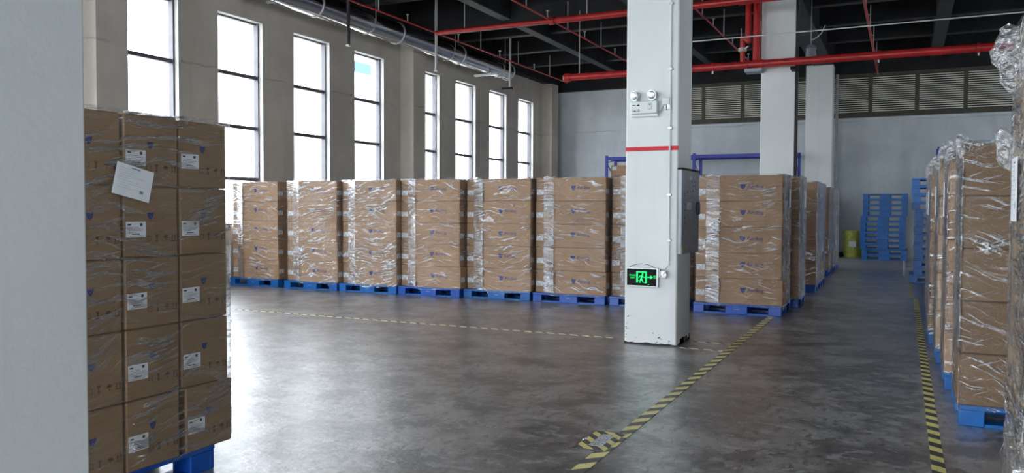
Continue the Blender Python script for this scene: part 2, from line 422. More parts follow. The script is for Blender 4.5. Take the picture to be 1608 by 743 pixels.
# ceiling, joists, beams
mb = MB(); mb.box(XL - .4, XR + .4, YF - .4, YB + .4, ZT, ZT + .2, M['black'])
struct('ceiling', mb, 'matt black painted ceiling slab', 'ceiling')
yj = -.14 - 2.2725 * 2; j = 0
while yj < 27:
    main = abs(((yj + .14) / 9.09) - round((yj + .14) / 9.09)) < .01
    mb = MB(); mb.box(XL, XR, yj - (.2 if main else .1), yj + (.2 if main else .1), 5.96 if main else 6.22, ZT, M['black'])
    mb.box(XL, XR, yj - (.21 if main else .11), yj + (.21 if main else .11), 5.94 if main else 6.20, 5.97 if main else 6.23, M['black2'])
    struct('ceiling_beam', mb); yj += 2.2725
for x0, x1, z in ((-11.8, -11.55, 5.97), (-8.9, -8.66, 6.04), (-5.7, -5.5, 6.05), (-2.62, -2.05, 5.93), (.62, .9, 6.02), (4.0, 4.3, 6.02)):
    mb = MB(); mb.box(x0, x1, YF, YB, z + .03, ZT, M['black']); mb.box(x0 - .01, x1 + .01, YF, YB, z, z + .03, M['black2'] if x0 > -11 else M['black'])
    struct('ceiling_girder', mb)

# ------------------------------------------------------------------ columns
def column(x0, x1, y0, y1, label, z1=5.95):
    c = empty('column', ((x0 + x1) / 2, (y0 + y1) / 2, 0)); c['kind'] = 'structure'; c['label'] = label; c['category'] = 'column'
    w, d = (x1 - x0) / 2, (y1 - y0) / 2
    b = MB(); b.box(-w, w, -d, d, .0, z1, M['column'], .012); obj('shaft', b, c)
    return c, w, d
c1, w1, d1 = column(-2.72, -2.15, 8.46, 9.05, 'white square column with an exit sign and emergency lamp')
s = MB(); s.box(-w1 - .002, w1 + .002, -d1 - .002, -d1 + .02, 2.08, 2.125, M['redpaint']); o = obj('red_stripe', s, c1); o['label'] = 'red painted stripe'
g = MB(); rnd = random.Random(3)
for i in range(26):      # chipped, scuffed foot of the column
    x = -w1 + rnd.random() * 2 * w1; z = abs(rnd.gauss(0, .07)) + .005
    if rnd.random() < .45: x = -w1 + rnd.random() * .05; z = rnd.random() * .3
    a, b_ = .003 + rnd.random() * .010, .0012 + rnd.random() * .003
    g.rect_y(max(-w1, x - a), min(w1, x + a), z, z + b_ * 2, -d1 - .0005, M['grime'], .001)
g.poly_y([(-w1, 0), (w1, 0)] + [(w1 - 2 * w1 * i / 14, .012 + .016 * rnd.random()) for i in range(15)], -d1 - .0006, M['grime'], .001)
for i in range(10):
    y = -d1 + rnd.random() * 2 * d1
    g.box(w1, w1 + .002, y, min(d1, y + .1), 0, .02 + .05 * rnd.random(), M['grime'])
obj('scuffed_foot', g, c1)
c2, w2, d2 = column(-2.76, -2.08, 17.75, 18.35, 'tall white column behind the right carton stacks, pipes in front')
s = MB(); s.box(w2, w2 + .05, -d2 + .02, -d2 + .14, 0, 5.9, M['black2']); obj('dark_side_strip', s, c2)  # dark strip added to stand for the column's shaded side
c3, w3, d3 = column(-2.82, -2.03, 26.85, 27.45, 'white column farthest away, next to the end wall')
c0, w0, d0 = column(-2.72, -2.15, .95, 1.6, 'blurred grey column at the left edge of the picture')
s = MB(); s.tube((-1.98, 27.84, 0), (-1.98, 27.84, 5.77), .045, M['rod']); s.box(-2.03, -1.93, 27.88, 27.99, 3.6, 3.66, M['galv']); s.box(-2.03, -1.93, 27.88, 27.99, 1.6, 1.66, M['galv'])
tag(obj('drain_pipe', s), 'thin grey vertical pipe on the end wall beside the farthest column', 'pipe')

# ------------------------------------------------------------------ outside
b = empty('factory_building', (-45, 57.4, -.1)); tag(b, 'pale building outside with a blue band, seen through the fourth window from the left', 'building')
m_ = MB(); m_.box(-1, -.1, 1.8, 6.2, 0, 14.0, M['outwall']); obj('facade', m_, b)
m_ = MB(); m_.box(-1.1, 0, 1.6, 6.3, 14.0, 14.95, M['outblue']); obj('roof_band', m_, b)

# ------------------------------------------------------------------ column fittings
e = empty('emergency_light', (-2.505, 8.46, 2.44)); tag(e, 'white twin-lamp emergency light on the near column', 'emergency light')
q = MB(); q.box(-.145, .145, -.07, 0, .03, .165, M['plastic'], .008); obj('housing', q, e)
q = MB(); q.box(-.14, .15, -.055, 0, 0, .027, M['plastic'], .004); obj('base_tray', q, e)
for sx, tilt in ((-.095, -.5), (.085, -.1)):
    q = MB(); q.box(-.022, .022, -.018, .018, 0, .035, M['plastic'], .004)
    br = obj('lamp_bracket', q, e, (sx, -.035, .165))
    q = MB(); q.tube((0, .045, 0), (0, -.02, 0), .026, M['plastic'], 16, .05); q.tube((0, -.02, 0), (0, -.032, 0), .053, M['chrome'], 16)
    q.sphere((0, -.032, 0), .045, M['chrome'], 14, 8, (1, .35, 1))
    lh = obj('lamp_head', q, br, (0, -.005, .065)); lh.rotation_euler = (.25, 0, tilt)
q = MB()
q.rect_y(-.125, -.09, .118, .126, -.0705, M['ink']); q.rect_y(-.075, -.045, .112, .128, -.0705, M['ink']); q.rect_y(-.13, -.08, .062, .066, -.0705, M['ink']); q.rect_y(-.105, -.085, .056, .063, -.0705, M['ink'])
q.poly_y([(-.057, .048), (-.04, .065), (-.057, .082), (-.074, .065)], -.0705, M['ink']); q.poly_y([(-.057, .056), (-.048, .065), (-.057, .074), (-.066, .065)], -.0715, M['plastic'])
q.rect_y(.045, .085, .075, .14, -.0705, M['greyink']); q.rect_y(.05, .08, .08, .135, -.071, M['plastic']); q.rect_y(.058, .072, .118, .128, -.072, M['ink'])
obj('printed_marks', q, e)
q = MB(); q.path([(.14, -.03, .05), (.165, -.03, .045), (.21, -.025, .12)], .006, M['rod']); obj('flexible_lead', q, e)
q = MB(); q.box(-.04, .04, -.05, 0, 0, .075, M['plastic'], .005); q.box(-.025, -.0, -.03, 0, -.05, 0, M['plastic']); q.box(.01, .045, -.04, 0, -.045, 0, M['galv'])
tag(obj('junction_box', q, None, (-2.275, 8.46, 2.555)), 'small grey junction box right of the emergency light', 'junction box')
q = MB(); q.path([(-2.232, 8.435, 5.9), (-2.232, 8.435, .86)], .0105, M['column'])
for z in (5.2, 4.4, 3.6, 2.92, 2.3, 1.6, 1.12): q.box(-2.252, -2.212, 8.425, 8.46, z, z + .022, M['galv'])
tag(obj('conduit', q), 'thin white conduit running down the near column face', 'conduit')
q = MB(); q.box(-.04, .03, -.05, 0, -.04, .045, M['galv'], .006); q.box(-.052, -.04, -.06, 0, -.03, .06, M['plastic']); q.tube((.005, -.05, .0), (.005, -.066, .0), .028, M['chrome'], 10); q.tube((-.03, -.05, -.02), (.02, -.07, .03), .006, M['galv'])
q.tube((.0, -.03, .045), (.035, -.025, .09), .006, M['galv'])
tag(obj('socket_box', q, None, (-2.278, 8.46, .765)), 'battered metal socket box right of the green exit sign', 'socket')
e = empty('exit_sign', (-2.515, 8.46, .625)); tag(e, 'black hanging exit sign with green running figure and arrow', 'exit sign')
q = MB(); q.box(-.168, .168, -.045, -.01, .012, .195, M['blackpl'], .002); q.rotation = 0; bd = obj('sign_board', q, e)
q = MB(); q.box(-.172, .172, -.05, -.006, .192, .207, M['galv'], .002); q.box(-.172, .172, -.05, -.006, 0, .014, M['galv'], .002); q.box(.158, .175, -.048, -.006, .0, .207, M['galv'], .002); obj('sign_frame', q, e)
q = MB(); q.path([(-.16, -.02, .2), (-.09, -.02, .235), (-.02, -.02, .247), (.03, -.02, .245), (.10, -.02, .222), (.165, -.02, .195)], .0028, M['blackpl'], 6); obj('hanging_wire', q, e)
q = MB(); Y = -.0465; G = M['green']
q.rect_y(-.062, -.045, .045, .165, Y, G); q.rect_y(.038, .055, .045, .165, Y, G); q.rect_y(-.062, .055, .152, .166, Y, G); q.rect_y(.028, .05, .04, .052, Y, G)
def limb(x0, z0, x1, z1, w):
    d = Vector((x1 - x0, z1 - z0)).normalized(); n = Vector((-d.y, d.x)) * w / 2
    pts = [(x0 - n.x, z0 - n.y), (x1 - n.x, z1 - n.y), (x1 + n.x, z1 + n.y), (x0 + n.x, z0 + n.y)]
    q.poly_y(pts, Y, G)
hd = [(.008 + .0095 * math.cos(t * math.pi / 5), .140 + .0095 * math.sin(t * math.pi / 5)) for t in range(10)]
q.poly_y(hd, Y, G)
limb(.004, .128, -.008, .088, .018); limb(.002, .122, -.024, .116, .008); limb(-.024, .116, -.036, .096, .008); limb(.004, .124, .020, .104, .008); limb(.020, .104, .036, .104, .008)
limb(-.008, .09, .006, .068, .011); limb(.006, .068, .016, .045, .010); limb(-.010, .09, -.016, .066, .011); limb(-.016, .066, -.042, .066, .009); limb(-.03, .05, -.012, .05, .010)
limb(.058, .106, .098, .106, .011); q.poly_y([(.092, .084), (.122, .106), (.092, .128)], Y, G)
text_y(q, '安全出口', .019, -.103, .122, Y - .001, G, bold=.0007); text_y(q, 'EXIT', .024, -.103, .096, Y - .001, G, bold=.0007)
text_y(q, '出口', .019, .143, .117, Y - .001, G, bold=.0007); text_y(q, 'EXIT', .014, .143, .097, Y - .001, G, bold=.0007)
q.rect_y(.066, .078, .024, .032, Y, G)
o = obj('green_symbols', q, e)
# grey cabinet door on the side of the column
e = empty('meter_cabinet', (-2.15, 8.46, .98)); tag(e, 'grey metal cabinet door with blue handwriting, on the near column side', 'cabinet')
q = MB(); q.box(0, .045, .01, .80, 0, .90, M['panel'], .006); obj('door_panel', q, e)
q = MB(); q.box(-.004, .055, .0, .81, .895, .915, M['blackpl'], .003); obj('top_rail', q, e)
q = MB(); q.box(.045, .075, .66, .74, .42, .56, M['navypl'], .008); obj('handle', q, e)
q = MB(); q.box(.045, .050, .24, .40, .475, .55, M['plastic'], .002); q.box(.0495, .052, .28, .36, .49, .53, M['galv']); q.box(.045, .049, .34, .44, .80, .835, M['galv']); obj('number_plate', q, e)['kind'] = 'stuff'
q = MB(); rnd = random.Random(5)
for y_, z_ in ((.10, .64), (.22, .66), (.34, .67), (.46, .675), (.60, .70), (.42, .78), (.56, .78), (.12, .53), (.12, .46), (.12, .38), (.12, .33), (.5, .73), (.58, .735)):
    q.box(.0455, .0462, y_, y_ + .045, z_, z_ + .012, M['navypl']); q.box(.0455, .0462, y_ + .015, y_ + .03, z_ - .01, z_ + .02, M['navypl'])
for k_ in range(3): q.box(.0455, .0462, .08, .30 + .18 * k_ * .7, .575 + .022 * k_, .579 + .022 * k_, M['navypl'])
q.box(.0455, .047, .015, .06, .0, .09, M['yellow'])
obj('handwriting', q, e)

# ------------------------------------------------------------------ pipes, rods, duct
def hangers(root, pts, z1=None, m='rod', r=.011):
    q = MB(); q.tube((0, 0, 0), (0, 0, 1), r, M[m], 6); me = q.mesh('hanger_rod')
    for x, y, z in pts:
        top = ZT if z1 is None else z1
        o = obj('hanger_rod', me, root, (x, y, z)); o.scale = (1, 1, top - z)
e = empty('fire_main', (0, 16.5, 5.58)); tag(e, 'upper red fire main crossing under the ceiling behind the near column', 'pipe')
q = MB(); q.tube((-9.95, 0, 0), (-6.9, 0, 0), .05, M['red'], 14); q.tube((-6.9, 0, 0), (4, 0, 0), .072, M['red'], 14); q.sphere((-9.95, 0, 0), .05, M['red'])
obj('pipe_run', q, e)
for x in (-7.02, -4.9, -2.95, .4):
    q = MB(); q.tube((-.06, 0, 0), (.06, 0, 0), .088, M['red'], 14); obj('coupling', q, e, (x, 0, 0))
hangers(e, [(-9.2, 0, .05), (-6.2, 0, .05), (-4.2, 0, .05), (-.5, 0, .05), (2.2, 0, .05)], 1.42)
e = empty('fire_main', (0, 17.5, 4.49)); tag(e, 'lower red fire main crossing in front of the middle column, end capped', 'pipe')
q = MB(); q.tube((-7.0, 0, 0), (4.5, 0, 0), .078, M['red'], 16); obj('pipe_run', q, e)
q = MB(); q.tube((-7.1, 0, 0), (-6.98, 0, 0), .10, M['red'], 16); q.sphere((-7.1, 0, 0), .095, M['red'], 14, 8, (.4, 1, 1)); obj('end_cap', q, e)
for x in (-3.72, -3.02, -2.72, -.5, 1.2):
    q = MB(); q.tube((-.03, 0, 0), (.03, 0, 0), .095, M['red'], 14); q.box(-.015, .015, -.02, .02, -.14, -.09, M['galv']); obj('pipe_clamp', q, e, (x, 0, 0))
q = MB(); q.box(-2.14, -2.02, -.05, .25, -.17, -.10, M['blackpl']); q.box(-3.05, -2.72, -.06, .28, -.16, -.09, M['panel']); obj('pipe_bracket', q, e)['kind'] = 'stuff'
hangers(e, [(-6.75, 0, .05), (-4.9, .0, .05)], 1.5)
e = empty('riser_pipe', (-3.0, 17.35, 4.5)); tag(e, 'thin red riser with grey valve left of the middle column', 'pipe')
q = MB(); q.path([(0.02, .1, 1.45), (.02, .1, .50)], .062, M['red'], 14); q.sphere((.02, .1, .48), .066, M['red']); q.path([(.02, .1, .48), (-.1, .12, .55)], .055, M['red'], 12); q.path([(-.1, .12, .58), (-.1, .14, .05)], .05, M['red'], 12); obj('pipe_run', q, e)
q = MB(); q.tube((-.1, .13, .26), (-.1, .13, .34), .085, M['rod'], 10); q.box(-.18, -.02, .08, .16, .28, .32, M['rod']); q.tube((-.1, .13, .3), (.04, .0, .34), .02, M['galv'], 8); obj('valve', q, e)
q = MB(); q.path([(0, 0, 1.45), (0, 0, .05)], .078, M['red'], 16)
tag(obj('riser_pipe', q, None, (-2.85 + .04, 17.45, 4.5)), 'thick red riser pipe against the left edge of the middle column', 'pipe')
for x, y0, y1, lab in ((-9.95, 11, 24.7, 'thin red sprinkler branch pipe nearest the windows'), (-7.02, 12, 24.0, 'thin red sprinkler branch pipe left of the near column'),
                       (-3.93, 16.5, 24, 'thin red sprinkler branch pipe just right of the near column'), (-.78, 13, 27, 'thin red sprinkler branch pipe above the aisle')):
    e = empty('sprinkler_pipe', (x, y0, 5.58)); tag(e, lab, 'pipe')
    q = MB(); q.tube((0, 0, 0), (0, y1 - y0, 0), .019 if x != -.78 else .03, M['red'], 8); obj('pipe_run', q, e)
    n = int((y1 - y0) / 2.27)
    hangers(e, [(0, .9 + 2.27 * k_, .0) for k_ in range(n)], .64, 'galv', .012)
    q = MB(); q.tube((0, 0, 0), (0, 0, .16), .014, M['rod'], 6); q.tube((0, 0, .16), (0, 0, .17), .035, M['galv'], 8); me = q.mesh('sprinkler_head')
    for k_ in range(n): obj('sprinkler_head', me, e, (0, 2.0 + 2.27 * k_, 0))
for n, (x, y, z, foot) in enumerate(((-10, 13.21, 4.71, 0), (-10, 16.57, 4.73, 0), (-10, 20.56, 4.87, 1))):
    e = empty('hanging_rod', (x, y, z)); tag(e, ['dark hanging rod above the third window', 'pale hanging rod ending at the fifth window', 'pale hanging rod with a black foot bracket, above the seventh window'][n], 'rod', None)
    q = MB(); q.tube((0, 0, 0), (0, 0, ZT - z), .034, M['rod' if n else 'black2'], 8); obj('rod', q, e)
    q = MB()
    if foot: q.box(-.25, .06, -.05, .05, -.05, .0, M['blackpl'])
    else: q.box(-.04, .04, -.04, .04, -.03, .0, M['galv'])
    obj('foot_bracket', q, e)
# round duct along the windows
e = empty('ventilation_duct', (-11.08, 0, 5.68)); tag(e, 'shiny round metal duct running along the wall above the windows', 'duct')
q = MB(); n = 28
for a, b_ in ((-5.9, 22.6),):
    vs = [(.25 * math.cos(2 * math.pi * i / n), y, .25 * math.sin(2 * math.pi * i / n)) for y in (a, b_) for i in range(n)]
    q.add(vs, [(i, (i + 1) % n, n + (i + 1) % n, n + i) for i in range(n)], M['duct'], True)
    vs = [(r_ * math.cos(2 * math.pi * i / n), b_ - dd, r_ * math.sin(2 * math.pi * i / n)) for r_, dd in ((.25, 0), (.235, 0), (.235, 1.2)) for i in range(n)]
    q.add(vs, [(i, (i + 1) % n, n + (i + 1) % n, n + i) for i in range(n)] + [(n + i, n + (i + 1) % n, 2 * n + (i + 1) % n, 2 * n + i) for i in range(n)], M['duct'], True)
obj('duct_tube', q, e)
rg = MB()
vs = [(r_ * math.cos(2 * math.pi * i / n), y, r_ * math.sin(2 * math.pi * i / n)) for y, r_ in ((-.02, .252), (-.02, .268), (.02, .268), (.02, .252)) for i in range(n)]
rg.add(vs, [(k_ * n + i, k_ * n + (i + 1) % n, (k_ + 1) * n + (i + 1) % n, (k_ + 1) * n + i) for k_ in range(3) for i in range(n)], M['galv'], True)
rgm = rg.mesh('duct_seam')
for y in (7.5, 10.5, 13.5, 16.5, 19.5, 22.58): obj('duct_seam', rgm, e, (0, y, 0))
q = MB(); q.path([(.262, 0, .3), (.262, 0, -.0), (.19, 0, -.19), (.05, 0, -.262), (-.1, 0, -.25)], .010, M['rod'], 6); q.path([(.262, 0, .3), (.262, 0, 1.3)], .010, M['rod'], 6); me = q.mesh('duct_strap')
for y in (9.2, 12.2, 15.3, 18.9, 21.9): obj('duct_strap', me, e, (0, y, 0))
q = MB(); q.box(-.42, .35, 21.2, 21.3, -.31, -.26, M['plastic']); obj('support_angle', q, e)
# cable strip and lamps
q = MB(); q.tube((-4.2, 15, 4.55), (4, 15, 4.57), .011, M['plastic'], 6)
tag(obj('light_cable', q), 'thin white cable strung across below the ceiling', 'cable')
def bay_lamp(loc, label):
    e = empty('bay_lamp', loc); tag(e, label, 'lamp')
    q = MB(); q.tube((0, 0, 0), (0, 0, .18), .12, M['panel'], 16, .10); q.tube((0, 0, .18), (0, 0, .27), .13, M['panel'], 16, .07); obj('lamp_body', q, e)
    q = MB(); q.tube((0, 0, -.02), (0, 0, .0), .11, M['plastic'], 16); obj('lens', q, e)
    q = MB(); q.tube((0, 0, .27), (0, 0, ZT - loc[2]), .012, M['rod'], 6); q.path([(0, 0, .38), (.1, 0, .42), (.22, 0, .52), (.3, 0, .70)], .01, M['plastic'], 6); obj('cord', q, e)
bay_lamp((-2.12 + .12, 20, 5.0), 'grey hanging lamp right of the middle column top')
bay_lamp((-5.95, 19, 5.05), 'grey hanging lamp just left of the near column')

# ------------------------------------------------------------------ floor markings
def strip(name, x0, x1, y0, y1, m, label, z=.003, g=None):
    q = MB(); q.box(x0, x1, y0, y1, .0005, z, M[m]); tag(obj(name, q), label, 'tape', g)
strip('hazard_tape', -1.645, -1.56, 2.0, 11.46, 'tapeL', 'long yellow and black hazard tape running from the near floor to the pallets')
strip('hazard_tape', .165, .235, 2.0, 14.9, 'tapeR', 'yellow and black hazard tape along the right-hand stacks')
strip('hazard_tape', .115, .165, 15.0, 18.2, 'tapeR', 'short faded end piece of tape far up the aisle')
strip('hazard_tape', -8.6, -2.95, 8.71, 8.755, 'tapeX', 'thin dashed yellow tape crossing the floor to the near column')
strip('hazard_tape', -2.08, -1.66, 8.88, 8.915, 'tapeX', 'short thin tape right of the near column, farther of two', .0035)
strip('hazard_tape', -2.1, -1.66, 8.42, 8.455, 'tapeX', 'short thin tape right of the near column, nearer of two', .0035)
strip('hazard_tape', .235, .34, 8.9, 8.93, 'tapeX', 'tiny tape stub at the right-hand aisle line')
e = empty('floor_notice', (-1.68, 4.79, 0)); tag(e, 'white paper notice framed with hazard tape on the floor', 'notice')
q = MB(); q.box(-.042, .042, -.135, .135, .0045, .0055, M['paper']); o = obj('paper_sheet', q, e)
q = MB(); vs, fs = text_geo('待检区', .088); q.add([(-v.y, v.x, .0062) for v in vs], fs, M['greyink']); obj('lettering', q, e)
tf = make_tape('hazard_tape_frame', .13, 1., 'y'); 
for i, (a, b_, c_, d_) in enumerate(((-.105, -.042, -.2, .2), (.042, .09, -.2, .2), (-.042, .042, -.2, -.135), (-.042, .042, .135, .2))):
    q = MB(); q.box(a, b_, c_, d_, .0032, .005, tf); obj('tape_strip', q, e)
q = MB(); q.box(-.12, .10, -.22, .22, .0, .0031, M['film_b']); 
obj('clear_cover', q, e)
q = MB(); q.box(-1.75, .02, 21.2, 26.9, 0, .003, M['pale_floor']); struct('trim_1', q, 'pale rectangle of floor in front of the far pallets', 'floor coating')  # thin pale sheet laid over the floor
for a in ((.0, .05, 20, 26.), (.05, .4, 22.6, 22.68)):
    q = MB(); q.box(*a, .003, .006, M['paper']); tag(obj('white_tape', q), 'white floor line at the corner of the pale floor' if a[0] == 0 else 'short white floor dash beside the far pale floor', 'tape')

# ------------------------------------------------------------------ pallets
def pallet_meshes(mat, tall=.14):
    m = M[mat]; k = tall / .14
    deck = MB(); z0, z1 = .112 * k, .14 * k
    for x0, x1, y0, y1 in ((0, 1.2, 0, .14), (0, 1.2, .43, .57), (0, 1.2, .86, 1.0), (0, .17, .14, .43), (1.03, 1.2, .14, .43), (0, .17, .57, .86), (1.03, 1.2, .57, .86), (.45, .75, .14, .43), (.45, .75, .57, .86)):
        deck.box(x0, x1, y0, y1, z0, z1, m)
    for i in range(5):
        for (xa, xb) in ((.17, .45), (.75, 1.03)):
            x = xa + (xb - xa) * (i + .5) / 5
            deck.box(x - .012, x + .012, .14, .43, z0 + .004, z1, m); deck.box(x - .012, x + .012, .57, .86, z0 + .004, z1, m)
    blk = {}
    for w in (.15, .30, .17):
        b = MB(); b.box(-w / 2, w / 2, -.07, .07, .0, z0, m, .006); blk[w] = b.mesh('block')
    r = MB(); r.box(.14, 1.04, -.06, .06, 0, .022 * k, m)
    mk = MB()
    for i in range(5): mk.rect_y(.565 + i * .014, .575 + i * .014, .066 * k, .078 * k, -.0, M['logo_light'], .0015)
    return deck.mesh('deck'), blk, r.mesh('runner'), mk.mesh('moulded_mark')
PM = {k: pallet_meshes(k) for k in ('blue', 'blue2', 'blue3')}
PT = {k: pallet_meshes(k, .162) for k in ('blue', 'blue2')}
def pallet(loc, rz, label, mat='blue', group=None, lib=None, mark=True):
    deck, blk, run, mk = (lib or PM)[mat]
    e = empty('pallet', loc, rz); tag(e, label, 'pallet', group)
    obj('deck', deck, e)
    for y in (.07, .5, .93):
        obj('runner', run, e, (0, y, 0))
        for x, w in ((.075, .15), (.6, .30), (1.115, .17)): obj('block', blk[w], e, (x, y, 0))
    if mark: obj('moulded_mark', mk, e)
    return e

# ------------------------------------------------------------------ cartons
def shield(q, cx, cz, s, y):
    q.poly_y([(cx, cz - s), (cx + .45 * s, cz - .62 * s), (cx + .8 * s, cz + .1 * s), (cx + .95 * s, cz + .95 * s), (cx + .5 * s, cz + .72 * s), (cx, cz + .78 * s),
              (cx - .5 * s, cz + .72 * s), (cx - .95 * s, cz + .95 * s), (cx - .8 * s, cz + .1 * s), (cx - .45 * s, cz - .62 * s)], y, M['logo'])
    for k_ in (-1, 1): q.poly_y([(cx + k_ * .34 * s - .16 * s, cz + .12 * s), (cx + k_ * .34 * s + .16 * s, cz + .12 * s), (cx + k_ * .34 * s, cz + .34 * s)], y - .001, M['logo_light'], .0008)
    q.poly_y([(cx - .25 * s, cz - .3 * s), (cx + .25 * s, cz - .3 * s), (cx, cz - .05 * s)][::1], y - .001, M['logo_light'], .0008)
def sticker(w=.115, h=.078):
    q = MB(); q.rect_y(0, w, 0, h, 0, M['paper'], .0015); y = -.0017
    q.rect_y(.08, .094, .056, .070, y, M['ink'], .0006); q.rect_y(.008, .028, .060, .067, y, M['ink'], .0006)
    for i, (a, b_) in enumerate(((.01, .07), (.012, .10), (.01, .09), (.012, .06))): q.rect_y(a, b_, .048 - i * .008, .0505 - i * .008, y, M['greyink'], .0006)
    q.rect_y(.032, .078, .014, .019, y, M['ink'], .0006); q.rect_y(.02, .095, .005, .008, y, M['greyink'], .0006)
    return q.mesh('shipping_label')
STK = sticker()
def marks_mesh():
    q = MB(); I = M['brownink']
    q.poly_y([(0, .0), (.018, 0), (.012, .008), (.012, .02), (.02, .036), (-.002, .036), (.006, .02), (.006, .008)], 0, I)          # goblet
    q.poly_y([(.05, .018), (.082, .018), (.076, .03), (.066, .034), (.056, .03)], 0, I); q.rect_y(.064, .068, .002, .018, 0, I)      # umbrella
    for dx in (.10, .118):
        q.rect_y(dx + .004, dx + .008, .006, .026, 0, I); q.poly_y([(dx, .024), (dx + .012, .024), (dx + .006, .036)], 0, I)          # arrows
    q.rect_y(.10, .13, .0, .004, 0, I)
    q.rect_y(-.05, -.026, .004, .006, 0, I); q.rect_y(-.05, -.026, .028, .030, 0, I); q.rect_y(-.05, -.048, .004, .03, 0, I); q.rect_y(-.028, -.026, .004, .03, 0, I)
    return q.mesh('handling_marks')
MK = marks_mesh()
q = MB(); shield(q, 0, 0, .042, 0); LOGO = q.mesh('printed_logo')
q = MB(); shield(q, 0, 0, .020, 0); LOGO_S = q.mesh('printed_logo')
q = MB(); text_y(q, 'Airdog', .078, 0, 0, 0, M['wordink'], 'LEFT', .003); WORD = q.mesh('printed_wordmark')
q = MB(); rnd = random.Random(2); x = 0
while x < .21:
    w = .006 + rnd.random() * .010; q.rect_y(x, min(.22, x + w), 0, .007, 0, M['brownink'], .0008); x += w + .003
x = .03
while x < .19:
    w = .004 + rnd.random() * .006; q.rect_y(x, x + w, -.027, -.023, 0, M['greyink'] if False else M['brownink'], .0008); x += w + .005
LINE = q.mesh('printed_line')
BODY = {}
def body(w, d, h, mat):
    key = (w, d, h, mat)
    if key not in BODY:
        q = MB(); q.box(-w / 2, w / 2, -d / 2, d / 2, 0, h - .004, M[mat], .007); BODY[key] = q.mesh('box_body')
    return BODY[key]
SEAM = {}
def seam(w, d, h):      # clear packing tape along the top seam and down the short sides
    key = (w, d, h)
    if key not in SEAM:
        q = MB(); q.box(-w / 2 - .001, w / 2 + .001, -.028, .028, h - .06, h + .0008, M['card_tan']); SEAM[key] = q.mesh('packing_tape')
    return SEAM[key]
def carton(x, y, z, w, d, h, rz, kind, label, group, mat='card', seamed=False):
    """x, y: centre of the base; front looks along local -y"""
    e = empty('carton', (x, y, z), rz); tag(e, label, 'carton', group)
    obj('box_body', body(w, d, h, mat), e)
    fy = -d / 2 - .0002
    if kind == 'wide':
        obj('printed_logo', LOGO, e, (-w * .13, fy, h * .56)); obj('printed_wordmark', WORD, e, (-w * .13 + .058, fy, h * .56)); obj('printed_line', LINE, e, (-w * .15, fy, h * .20))
        s = obj('shipping_label', STK, e, (w / 2 + .0002, -d / 2 + .02, h * .30)); s.rotation_euler = (0, 0, R(90))
    elif kind == 'end':
        obj('printed_logo', LOGO_S, e, (-.008, fy, h * .58)); obj('shipping_label', STK, e, (-w / 2 + .012, fy, h * .28)); obj('handling_marks', MK, e, (.02, fy, h * .21))
    elif kind == 'rear':
        s = obj('shipping_label', STK, e, (w / 2 + .0002, -d / 2 + .02, h * .30)); s.rotation_euler = (0, 0, R(90))
    return e

def film_shell(name, root_loc, rz, pts, z0, z1, mat, parent_tag, seed, ripple=.004, close_top=.12, band=None):
    """stretch film pulled round the outline pts (local x,y, counter-clockwise), rippled, with ragged top edge"""
    rnd = random.Random(seed); n = len(pts)
    P = [Vector(p) for p in pts]; cen = sum(P, Vector((0, 0))) / n
    ring = []; nor = []; seg = []
    for i in range(n):
        a, b_ = P[i], P[(i + 1) % n]; d = b_ - a; L = d.length; nn = Vector((d.y, -d.x)).normalized(); k = max(2, int(L / .055))
        for j in range(k):
            seg.append(i); ring.append(a + d * j / k); nor.append(nn if j else (nn + Vector(((P[i] - P[i - 1]).y, -(P[i] - P[i - 1]).x)).normalized()).normalized())
    N = len(ring); rows = max(6, int((z1 - z0) / .04)); vs = []; fs = []
    ph = [rnd.random() * 6.28 for _ in range(8)]
    per = 0.; acc = [0.]
    for i in range(1, N): per += (ring[i] - ring[i - 1]).length; acc.append(per)
    for j in range(rows + 1):
        z = z0 + (z1 - z0) * j / rows
        for i in range(N):
            u = acc[i]
            o = .009 + ripple * (math.sin(38 * z + 5 * u + ph[0]) + .8 * math.sin(61 * z - 9 * u + ph[1]) + .6 * math.sin(23 * z + 21 * u + ph[2])) * .5 + rnd.random() * ripple * .8
            o = max(o, .003); p = ring[i] + nor[i] * o
            zz = z
            if j == 0: zz = z + .03 * math.sin(7 * u + ph[3]) * .6 - rnd.random() * .02
            if j == rows: zz = z + rnd.random() * .02
            vs.append((p.x, p.y, zz))
    for j in range(rows):
        for i in range(N):
            k = (i + 1) % N; fs.append((j * N + i, j * N + k, (j + 1) * N + k, (j + 1) * N + i))
    base = len(vs)                                 # collar folded over the top edge
    for i in range(N):
        p = ring[i] + (cen - ring[i]).normalized() * (close_top * (.6 + .6 * rnd.random())); vs.append((p.x, p.y, z1 + .004 + .014 * rnd.random()))
    for i in range(N):
        k = (i + 1) % N; fs.append((rows * N + i, rows * N + k, base + k, base + i))
    q = MB(); q.add(vs, fs, M[mat], True)
    if band is not None:
        bi = q._m(M['film_band'])
        for j in range(rows):
            for i in range(N):
                if seg[i] in band: q.mi[j * N + i] = bi
    e = obj(name, q, None, root_loc, rz); tag(e, parent_tag, 'plastic film'); return e
